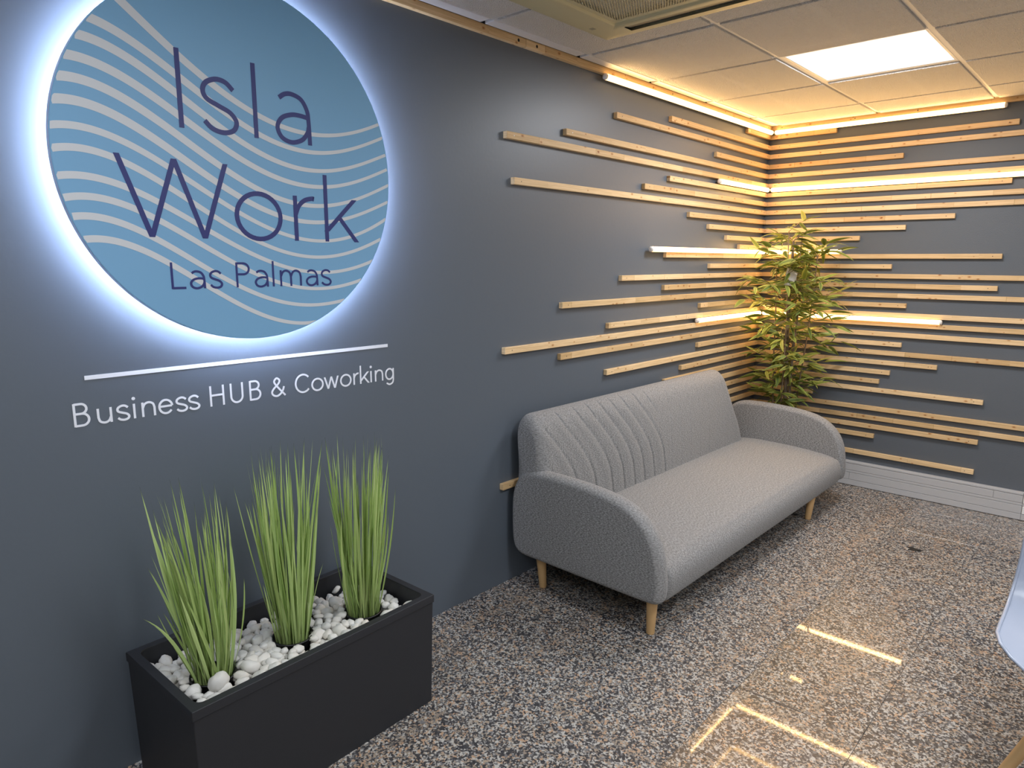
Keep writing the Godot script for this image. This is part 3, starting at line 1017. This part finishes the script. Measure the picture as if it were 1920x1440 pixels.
func build_sofa() -> void:
	var t := thing("sofa", "grey fabric three seat sofa with channel stitched back and oak legs", "sofa", Vector3(0.0, 0, 1.55))
	var zoff := 1.55
	# seat
	var sp := loop_curve([Vector2(0.12, 0.165), Vector2(0.40, 0.150), Vector2(0.66, 0.140), Vector2(0.765, 0.138), Vector2(0.795, 0.165), Vector2(0.803, 0.215), Vector2(0.796, 0.262), Vector2(0.768, 0.295), Vector2(0.70, 0.314), Vector2(0.55, 0.329), Vector2(0.38, 0.334), Vector2(0.20, 0.330), Vector2(0.11, 0.300), Vector2(0.10, 0.22)], 5)
	var b := MB.new()
	b.grid(cushion(sp, 0.498 - zoff, 2.566 - zoff, 0.035, func(q: Vector2, z: float) -> Vector3:
		var e := clampf(1.0 - absf(z + 0.018) / 1.034, 0, 1)
		var puff := 0.012 * (1.0 - pow(1.0 - e, 6.0)) - 0.006
		return Vector3(q.x, q.y + (puff if q.y > 0.29 else 0.0), z), 40), true, false, true)
	put("seat", b.mesh(), M.fabric, t)
	# back with stitched channels
	var bp := [Vector2(0.216, 0.27), Vector2(0.214, 0.34), Vector2(0.211, 0.42), Vector2(0.205, 0.52), Vector2(0.190, 0.64), Vector2(0.165, 0.74), Vector2(0.13, 0.788), Vector2(0.092, 0.803), Vector2(0.058, 0.795), Vector2(0.036, 0.755), Vector2(0.030, 0.65), Vector2(0.030, 0.45), Vector2(0.032, 0.29), Vector2(0.12, 0.262)]
	var bl := loop_curve(bp, 6)
	var left_tops := [2.72, 2.58, 2.445, 2.312, 2.21, 2.114, 2.022, 1.925, 1.812]
	var right := [1.52, 1.41, 1.302, 1.188, 1.08, 0.976, 0.87, 0.782]
	var slant := func(y: float) -> float:
		var ks := [[0.30, -0.232], [0.36, -0.227], [0.458, -0.211], [0.555, -0.168], [0.648, -0.10], [0.743, -0.018], [0.80, 0.0]]
		for i in ks.size() - 1:
			if y < ks[i + 1][0]: return lerpf(ks[i][1], ks[i + 1][1], clampf((y - ks[i][0]) / (ks[i + 1][0] - ks[i][0]), 0, 1))
		return 0.0
	var shift := func(q: Vector2, z: float) -> Vector3:
		# the right end runs out a little further at the foot than at the top
		var y := q.y
		var zz := z
		var endw := clampf((1.45 - zz) / 0.85, 0, 1)
		zz += endw * lerpf(-0.02, 0.165, smoothstep(0.30, 0.78, y))
		var p := Vector3(q.x, q.y, zz - zoff)
		if q.x > 0.10 and y > 0.29:
			var dent := 0.0
			var fade := smoothstep(0.0, 0.03, q.x - 0.10) * smoothstep(2.64, 2.58, z)
			for s in left_tops:
				var dd: float = zz - (s + slant.call(y))
				dent += 0.0072 * exp(-dd * dd / 0.000026) - 0.0036 * exp(-pow(dd - 0.040, 2) / 0.0009)
			if y > 0.66:
				var d1: float = zz - (1.712 + slant.call(y))
				dent += 0.005 * exp(-d1 * d1 / 0.000022) * smoothstep(0.66, 0.70, y)
			for s in right:
				var dd: float = zz - s
				dent += 0.0020 * exp(-dd * dd / 0.000018)
			p.x -= dent * fade
		return p
	var bb := MB.new()
	bb.grid(cushion(bl, 0.628, 2.618, 0.06, shift, 640), true, false, true)
	put("backrest", bb.mesh(), M.fabric, t)
	# arms: rounded slabs
	var ap := loop_curve([Vector2(0.034, 0.215), Vector2(0.027, 0.30), Vector2(0.030, 0.43), Vector2(0.060, 0.512), Vector2(0.115, 0.552), Vector2(0.19, 0.566), Vector2(0.35, 0.566), Vector2(0.51, 0.555), Vector2(0.63, 0.530), Vector2(0.71, 0.485), Vector2(0.762, 0.425), Vector2(0.792, 0.350), Vector2(0.805, 0.26), Vector2(0.806, 0.19), Vector2(0.790, 0.158), Vector2(0.73, 0.150), Vector2(0.50, 0.150), Vector2(0.20, 0.152), Vector2(0.10, 0.154), Vector2(0.056, 0.172)], 5)
	for s in 2:
		var m := MB.new()
		var z0 := 2.552 if s == 0 else 0.420
		var z1 := 2.638 if s == 0 else 0.506
		m.grid(arm_rows(ap, z0 - zoff, z1 - zoff), true, false, true)
		put("arm", m.mesh(), M.fabric, t)
	# dark webbing under the seat, and turned legs
	put("underside", box_mesh(Vector3(0.12, 0.140, 0.53 - zoff), Vector3(0.74, 0.156, 2.55 - zoff), 0.004), M.dark, t)
	for q in [Vector3(0.736, 0, 2.571), Vector3(0.163, 0, 2.560), Vector3(0.744, 0, 0.862), Vector3(0.163, 0, 0.862)]:
		var m := MB.new()
		var lean := Vector3(0.010 if q.x > 0.5 else -0.006, 0, 0.012 if q.z > 1.5 else -0.012)
		m.tube([Vector3(0, 0.0, 0), Vector3(0, 0.003, 0), lean * 0.5 + Vector3(0, 0.09, 0), lean + Vector3(0, 0.165, 0)], [0.0145, 0.0165, 0.0205, 0.0235], 18)
		put("leg", m.mesh(), M.oak, t).position = q - Vector3(0, 0, zoff)

func arm_rows(pts: PackedVector2Array, z0: float, z1: float) -> Array:
	var rows := []
	var n := pts.size()
	var nor := PackedVector2Array()
	for i in n:
		var d := (pts[(i + 1) % n] - pts[(i - 1 + n) % n]).normalized()
		nor.append(Vector2(-d.y, d.x))
	var area := 0.0
	for i in n: area += pts[i].cross(pts[(i + 1) % n])
	var sg := -1.0 if area < 0 else 1.0
	var ctr := Vector2.ZERO
	for p in pts: ctr += p / n
	var h := (z1 - z0) / 2
	var mid := (z0 + z1) / 2
	var r := h * 0.98
	for f in [0.0, 0.35, 0.7]:
		var row := PackedVector3Array()
		for i in n: row.append(Vector3(lerpf(ctr.x, pts[i].x, f), lerpf(ctr.y, pts[i].y, f), mid - h - 0.002 * (1 - f)))
		rows.append(row)
	for k in 13:
		var th := PI * k / 12.0
		var ins := r * (1 - sin(th)) * 0.6
		var zz := mid - h * cos(th)
		var row := PackedVector3Array()
		for i in n:
			var q := pts[i] + nor[i] * sg * ins
			row.append(Vector3(q.x, q.y, zz))
		rows.append(row)
	for f in [0.7, 0.35, 0.0]:
		var row := PackedVector3Array()
		for i in n: row.append(Vector3(lerpf(ctr.x, pts[i].x, f), lerpf(ctr.y, pts[i].y, f), mid + h + 0.002 * (1 - f)))
		rows.append(row)
	return rows

# ---------------------------------------------------------------- planter, pebbles, grasses
const PL_L := 0.802
const PL_D := 0.406
const PL_H := 0.386

func build_planter() -> void:
	var p := thing("planter", "black rectangular trough planter standing against the grey wall", "planter", Vector3(0.240, 0, 3.848))
	p.rotation.y = 0.035
	var hl := PL_L / 2
	var hd := PL_D / 2
	var wall := 0.026
	var rect := func(e: float, y: float, rad: float) -> PackedVector3Array:
		var row := PackedVector3Array()
		var a := hd - e
		var c := hl - e
		var rr := maxf(rad, 0.001)
		for q in [[a - rr, c - rr, 0.0], [-a + rr, c - rr, PI / 2], [-a + rr, -c + rr, PI], [a - rr, -c + rr, PI * 1.5]]:
			for k in 5:
				var th: float = q[2] + PI / 2 * k / 4
				row.append(Vector3(q[0] + rr * cos(th), y, q[1] + rr * sin(th)))
		return row
	var b := MB.new()
	b.grid([rect.call(0.010, 0.0, 0.004), rect.call(0.003, PL_H - 0.026, 0.004)], true)
	b.grid([rect.call(0.003, PL_H - 0.026, 0.004), rect.call(0.0005, PL_H - 0.0255, 0.004)], true)
	var bot := []
	for q in rect.call(0.010, 0.0, 0.004): bot.append(q)
	b.face(bot)
	put("body", b.mesh(), M.planter, p)
	var rm := MB.new()
	rm.grid([rect.call(0.0, PL_H - 0.025, 0.003), rect.call(0.0, PL_H - 0.002, 0.003), rect.call(0.002, PL_H, 0.003)], true)
	rm.grid([rect.call(0.002, PL_H, 0.003), rect.call(wall - 0.002, PL_H, 0.022)], true)
	put("rim", rm.mesh(), M.planter, p)
	var inn := MB.new()
	inn.grid([rect.call(wall - 0.002, PL_H, 0.022), rect.call(wall, PL_H - 0.003, 0.022), rect.call(wall + 0.004, 0.28, 0.022)], true)
	put("inner_wall", inn.mesh(), M.planter, p)
	var so := MB.new()
	var sl := []
	for q in rect.call(wall + 0.003, 0.305, 0.022): sl.append(q)
	sl.reverse()
	so.face(sl)
	put("soil", so.mesh(), M.soil, p)
	var spots := [Vector2(0.262, 4.105), Vector2(0.243, 3.850), Vector2(0.272, 3.612)]
	var names := ["left", "middle", "right"]
	for k in 3: grass(spots[k], k)
	# pebbles
	var shapes := []
	var r := RandomNumberGenerator.new(); r.seed = 12
	for k in 8: shapes.append(pebble_mesh(r))
	var placed := []
	var xf := p.transform
	for layer in 2:
		var want := 104 if layer == 0 else 190
		var tries := 0
		var got := 0
		while got < want and tries < 40000:
			tries += 1
			var big := r.randf()
			var s := lerpf(0.0135, 0.0235, big * big) if layer == 1 else lerpf(0.015, 0.024, big)
			var q := Vector2(r.randf_range(-hd + 0.034 + s * 0.6, hd - 0.034 - s * 0.6), r.randf_range(-hl + 0.034 + s * 0.6, hl - 0.034 - s * 0.6))
			var wp: Vector3 = xf * Vector3(q.x, 0, q.y)
			var ok := true
			for sp in spots:
				if Vector2(wp.x, wp.z).distance_to(sp) < 0.060 + s * 0.6: ok = false
			for o in placed:
				if o[2] == layer and o[0].distance_to(q) < (o[1] + s) * (0.63 if layer == 1 else 0.72): ok = false
			if not ok: continue
			placed.append([q, s, layer])
			got += 1
			var slope := clampf((hd - q.x) / (2 * hd), 0, 1)
			var y := (0.316 if layer == 0 else 0.336) + r.randf_range(0, 0.007) - 0.006 * slope
			add_pebble(shapes[r.randi() % 8], Vector3(wp.x, y, wp.z), s, r, "smooth white pebble among the white stones filling the black planter")
	var bigp := add_pebble(shapes[2], Vector3(0.335, 0.358, 4.122), 0.027, r, "large round white pebble in front of the left grass clump")
	bigp.scale = Vector3(0.028, 0.023, 0.026)
	bigp.remove_meta("group")

func add_pebble(m: Mesh, at: Vector3, s: float, r: RandomNumberGenerator, label: String) -> MeshInstance3D:
	var o := put("pebble", m, M.stone)
	o.position = at
	o.rotation = Vector3(r.randf_range(-0.45, 0.45), r.randf() * TAU, r.randf_range(-0.45, 0.45))
	o.scale = Vector3(s * r.randf_range(1.0, 1.35), s * r.randf_range(0.62, 0.82), s * r.randf_range(0.78, 1.0))
	tag(o, label, "pebble", "white pebbles in the planter")
	return o

func pebble_mesh(r: RandomNumberGenerator) -> ArrayMesh:
	var b := MB.new()
	var f := FastNoiseLite.new(); f.seed = r.randi() % 1000; f.frequency = 0.55
	var rows := []
	var shade := r.randf_range(0.86, 1.0)
	var warm := r.randf_range(0.0, 0.05)
	b.col = Color(shade, shade - warm * 0.6, shade - warm * 1.4)
	var e := r.randf_range(0.85, 1.1)
	for i in 11:
		var row := PackedVector3Array()
		var ph := PI * i / 10
		for j in 14:
			var th := TAU * j / 14
			var d := Vector3(sin(ph) * cos(th), cos(ph), sin(ph) * sin(th))
			var q := d * (1.0 + 0.24 * f.get_noise_3dv(d * 1.6) + 0.1 * f.get_noise_3dv(d * 4.0))
			q.y = signf(q.y) * pow(absf(q.y), e)
			row.append(q)
		rows.append(row)
	b.grid(rows, true, false, true)
	return b.mesh()

func grass(at: Vector2, k: int) -> void:
	var labels := ["artificial grass clump at the left end of the black planter", "artificial grass clump in the middle of the black planter", "artificial grass clump at the right end of the black planter"]
	var t := thing("grass_plant", labels[k], "plant", Vector3(at.x, 0.0, at.y), "grass clumps in the black planter")
	var pot := MB.new()
	pot.lathe([Vector2(0.042, 0.19), Vector2(0.058, 0.338), Vector2(0.0615, 0.338), Vector2(0.0615, 0.343), Vector2(0.0565, 0.343), Vector2(0.054, 0.322), Vector2(0.0, 0.320)], 28)
	put("pot", pot.mesh(), M.pot, t)
	var r := RandomNumberGenerator.new(); r.seed = 100 + k * 7
	# the camera's left across the clump
	var bias: Vector2 = [Vector2(0.0, 0.03), Vector2(0, 0.0), Vector2(0, -0.01)][k]
	var tall: float = [0.60, 0.635, 0.62][k]
	var count: int = [112, 120, 120][k]
	for i in count:
		var b := MB.new()
		var th := r.randf() * TAU
		var r0 := sqrt(r.randf()) * 0.046
		var foot := Vector3(cos(th) * r0, 0.318, sin(th) * r0)
		var th2 := th + r.randf_range(-0.9, 0.9)
		var q := r.randf()
		var h: float = tall * (r.randf_range(0.62, 0.98) if q < 0.72 else (r.randf_range(0.36, 0.62) if q < 0.93 else 1.0))
		var out := r.randf_range(0.004, 0.050) * (h / tall)
		if r.randf() < 0.10: out += 0.025
		var bulge := r.randf_range(0.006, 0.032)
		var cross := Vector3(r.randf_range(-1, 1), 0, r.randf_range(-1, 1)) * 0.028
		var dirv := Vector3(cos(th2), 0, sin(th2))
		var droop := r.randf_range(0.0, 0.02) + (0.03 if r.randf() < 0.04 else 0.0)
		var w := r.randf_range(0.0022, 0.0044)
		if r.randf() < 0.15: w *= 0.55
		var face_th := r.randf() * TAU
		var n := 12
		var rows := []
		var g := Color(0.32, 0.47, 0.13) if r.randf() < 0.5 else Color(0.45, 0.61, 0.22)
		g = g.lerp(Color(0.50, 0.56, 0.24), r.randf() * 0.5)
		var colors := []
		for s in n + 1:
			var u := s / float(n)
			var lateral := dirv * (out * u * u + bulge * sin(u * PI * 0.85)) + cross * u + Vector3(bias.x, 0, bias.y) * u * u
			var p := foot + lateral + Vector3(0, h * u - droop * u * u * u, 0) + dirv * droop * u * u * u
			var ww := w * (0.75 + 0.4 * sin(u * PI * 0.75)) * (1.0 if u < 0.6 else maxf(0.03, pow((1.0 - u) / 0.4, 0.75)))
			var ft := face_th + u * 0.9
			var side := Vector3(cos(ft), 0, sin(ft))
			var fold := Vector3(-sin(ft), 0, cos(ft)) * ww * 0.35
			rows.append([p - side * ww, p + fold, p + side * ww])
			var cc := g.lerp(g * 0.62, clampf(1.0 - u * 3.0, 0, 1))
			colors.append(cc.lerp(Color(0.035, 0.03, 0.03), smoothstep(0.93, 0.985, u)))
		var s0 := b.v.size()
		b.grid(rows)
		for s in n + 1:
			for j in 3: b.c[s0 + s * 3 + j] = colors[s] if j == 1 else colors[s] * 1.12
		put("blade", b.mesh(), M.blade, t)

# ---------------------------------------------------------------- bamboo
func leaf_mesh(r: RandomNumberGenerator) -> ArrayMesh:
	var b := MB.new()
	var rows := []
	var n := 8
	var cols := []
	var base_c := Color(0.060, 0.105, 0.026).lerp(Color(0.21, 0.25, 0.05), pow(r.randf(), 1.3))
	var edge := Color(0.46, 0.46, 0.10)
	var bend := r.randf_range(-0.05, 0.28)
	for i in n + 1:
		var u := i / float(n)
		var w := 0.095 * pow(sin(PI * pow(u, 0.72)), 0.85) + 0.004
		var y := -bend * u * u
		rows.append([Vector3(u, y + w * 0.25, -w), Vector3(u, y + w * 0.1, -w * 0.55), Vector3(u, y, 0), Vector3(u, y + w * 0.1, w * 0.55), Vector3(u, y + w * 0.25, w)])
		for j in 5: cols.append(base_c.lerp(edge, [0.75, 0.12, 0.0, 0.12, 0.75][j]))
	b.grid(rows)
	for i in cols.size(): b.c[i] = cols[i]
	return b.mesh()

func build_bamboo() -> void:
	var at := Vector3(0.345, 0, 0.285)
	var t := thing("bamboo_plant", "tall artificial bamboo plant in the corner behind the sofa", "plant", at)
	var pot := MB.new()
	pot.lathe([Vector2(0.0, 0.0), Vector2(0.095, 0.0), Vector2(0.105, 0.02), Vector2(0.122, 0.22), Vector2(0.128, 0.225), Vector2(0.128, 0.24), Vector2(0.118, 0.24), Vector2(0.114, 0.21), Vector2(0.0, 0.205)], 32)
	put("pot", pot.mesh(), M.pot, t)
	var r := RandomNumberGenerator.new(); r.seed = 5
	var stems := []
	var specs := [[0.0, 0.0, 0.015, 1.60, -0.015, 0.02], [0.022, 0.010, 0.011, 1.28, 0.02, -0.01], [-0.045, 0.035, 0.006, 1.42, -0.05, 0.03], [0.05, -0.03, 0.006, 1.50, 0.06, -0.05], [0.01, 0.05, 0.005, 1.66, -0.03, 0.03], [-0.02, -0.045, 0.005, 1.62, 0.03, -0.02]]
	for k in specs.size():
		var s: Array = specs[k]
		var b := MB.new()
		var path := []
		var radii := []
		var n := 22
		for i in n + 1:
			var u := i / float(n)
			var y: float = lerpf(0.2, s[3], u)
			path.append(Vector3(s[0] + s[4] * u + 0.006 * sin(u * 7 + k), y, s[1] + s[5] * u + 0.006 * cos(u * 6 + k)))
			radii.append(s[2] * (1.0 - 0.45 * u) * (1.14 if i % 4 == 0 else 1.0))
		b.tube(path, radii, 10)
		put("stem", b.mesh(), M.bark if k < 2 else M.cane, t)
		stems.append(path)
	# sprays: [height, reach, how many]
	var shapes := []
	for k in 10: shapes.append(leaf_mesh(r))
	var tiers := [[1.72, 0.26, 9], [1.64, 0.32, 10], [1.55, 0.34, 9], [1.45, 0.36, 11], [1.36, 0.42, 11], [1.26, 0.52, 15], [1.19, 0.50, 14], [1.10, 0.40, 11], [1.02, 0.46, 13], [0.93, 0.40, 12], [0.84, 0.33, 11], [0.75, 0.32, 10], [0.66, 0.28, 9], [0.56, 0.22, 6], [0.48, 0.18, 5]]
	var leaves := []
	var twigs := MB.new()
	for q in tiers:
		for k in q[2]:
			var path: Array = stems[r.randi() % stems.size()]
			var y0: float = q[0] + r.randf_range(-0.05, 0.04)
			var start: Vector3 = path[0]
			for p in path: if p.y <= y0: start = p
			var th: float = TAU * (k + r.randf_range(-0.35, 0.35)) / q[2]
			var reach: float = q[1] * r.randf_range(0.5, 1.0) - 0.10
			var dir := Vector3(cos(th), 0, sin(th))
			# keep off both walls, the slats and the sofa
			var tip := start + dir * maxf(reach, 0.03) + Vector3(0, r.randf_range(0.0, 0.10), 0)
			tip = keep_in(tip + at, 0.07) - at
			dir = Vector3(tip.x - start.x, 0, tip.z - start.z).normalized() if Vector2(tip.x - start.x, tip.z - start.z).length() > 0.02 else dir
			var mid := start.lerp(tip, 0.55) + Vector3(0, 0.02, 0)
			twigs.tube([start, mid, tip], [0.0022, 0.0016, 0.001], 5, false)
			var m := r.randi_range(4, 7)
			for j in m:
				var u := lerpf(0.1, 1.0, (j + r.randf() * 0.6) / m)
				var foot := start.lerp(mid, minf(u / 0.55, 1.0)) if u < 0.55 else mid.lerp(tip, (u - 0.55) / 0.45)
				var yaw := r.randf_range(-1.1, 1.1)
				var ld := dir.rotated(Vector3.UP, yaw)
				ld.y = r.randf_range(-0.45, 0.62)
				ld = ld.normalized()
				var len := r.randf_range(0.09, 0.155)
				var e := keep_in(foot + at + ld * len, 0.035) - at
				if e.distance_to(foot) < 0.05: continue
				ld = (e - foot).normalized()
				var side := ld.cross(Vector3.UP).normalized()
				side = side.rotated(ld, r.randf_range(-0.9, 0.9))
				var up := side.cross(ld).normalized()
				leaves.append([foot, Basis(ld * len, up * len, side * len * r.randf_range(0.8, 1.15))])
	put("twigs", twigs.mesh(), M.cane, t).set_meta("kind", "stuff")
	# the nearest leaves are parts of their own, the rest one mass
	var eye := Vector3(2.045, 1.474, 4.822) - at
	leaves.sort_custom(func(a, c): return a[0].distance_to(eye) < c[0].distance_to(eye))
	var mass := MB.new()
	for i in leaves.size():
		var m: ArrayMesh = shapes[(i * 7 + i / 3) % shapes.size()]
		var xf := Transform3D(leaves[i][1], leaves[i][0])
		if i < 300:
			var o := put("leaf", m, M.leaf, t)
			o.transform = xf
		else:
			var arr := m.surface_get_arrays(0)
			var s0 := mass.v.size()
			for p in arr[Mesh.ARRAY_VERTEX]: mass.v.append(xf * p)
			var nb := xf.basis.orthonormalized()
			for p in arr[Mesh.ARRAY_NORMAL]: mass.n.append((nb * p).normalized())
			mass.uv.append_array(arr[Mesh.ARRAY_TEX_UV]); mass.c.append_array(arr[Mesh.ARRAY_COLOR])
			for x in arr[Mesh.ARRAY_INDEX]: mass.ix.append(s0 + x)
	if mass.v.size(): put("leaf_mass", mass.mesh(), M.leaf, t).set_meta("kind", "stuff")
	# paper tag tied to a stem
	var tagm := MB.new()
	tagm.box(Vector3(-0.034, -0.055, -0.0008), Vector3(0.034, 0.055, 0.0008), 0.0004)
	var o := put("paper_tag", tagm.mesh(), M.paper, t)
	o.set_meta("label", "white paper tag")
	o.position = Vector3(0.008, 1.375, 0.075)
	o.rotation = Vector3(-0.1, 0.6, -0.16)

func keep_in(p: Vector3, m: float) -> Vector3:
	p.x = maxf(p.x, T + m)
	p.z = maxf(p.z, T + m)
	if p.y < 0.60 and p.x < 0.84: p.z = minf(p.z, 0.40)
	elif p.y < 0.84 and p.x < 0.26: p.z = minf(p.z, 0.56)
	return p

# ---------------------------------------------------------------- chair at the right edge
func build_chair() -> void:
	var t := thing("chair", "white plastic shell chair on wooden legs at the right edge", "chair", Vector3(2.085, 0, 2.50))
	# shell: rows run from the front lip over the seat and up the back; local x across, z towards the viewer
	var line := [[0.235, 0.405, 0.150], [0.225, 0.428, 0.190], [0.195, 0.441, 0.217], [0.13, 0.440, 0.234], [0.05, 0.428, 0.238], [-0.04, 0.418, 0.240], [-0.12, 0.424, 0.240], [-0.175, 0.450, 0.238], [-0.205, 0.500, 0.234], [-0.225, 0.57, 0.230], [-0.245, 0.65, 0.226], [-0.262, 0.73, 0.215], [-0.272, 0.78, 0.190], [-0.276, 0.805, 0.145]]
	var rows := []
	var under := []
	for q in line:
		var row := PackedVector3Array()
		var low := PackedVector3Array()
		for k in 25:
			var s := -1.0 + 2.0 * k / 24
			var lift: float = pow(absf(s), 3.0)
			var back := clampf((q[1] - 0.46) / 0.2, 0, 1)
			var p := Vector3(s * q[2], q[1] + 0.028 * lift * (1 - back), q[0] + 0.045 * lift * back)
			row.append(p)
			low.append(p + Vector3(0, -0.006, -0.004))
		rows.append(row); under.append(low)
	var b := MB.new()
	b.grid(rows); b.grid(under)
	var rimpath := []
	for k in 25: rimpath.append(rows[0][k])
	for i in range(1, rows.size()): rimpath.append(rows[i][24])
	for k in range(23, -1, -1): rimpath.append(rows[-1][k])
	for i in range(rows.size() - 2, -1, -1): rimpath.append(rows[i][0])
	put("shell", b.mesh(), M.shell, t)
	var rb := MB.new()
	var rad := []
	for p in rimpath: rad.append(0.0052)
	rb.tube(rimpath, rad, 8, false)
	put("shell_rim", rb.mesh(), M.shell, t)
	for s in [[-1, 1], [1, 1], [-1, -1], [1, -1]]:
		var lg := MB.new()
		var foot := Vector3((0.210 if s[1] > 0 else 0.125) * s[0], 0, 0.170 if s[1] > 0 else -0.145)
		var top := Vector3(0.026 * s[0], 0.412, 0.045 * s[1])
		lg.tube([foot, foot.lerp(top, 0.02), foot.lerp(top, 0.5), top], [0.011, 0.0125, 0.0175, 0.0165], 14)
		put("leg", lg.mesh(), M.oak, t)
	for s in [-1, 1]:
		var rod := MB.new()
		rod.tube([Vector3(0.110 * s, 0.22, 0.103), Vector3(-0.072 * s, 0.22, -0.092)], [0.004, 0.004], 8)
		put("brace", rod.mesh(), M.metal, t)
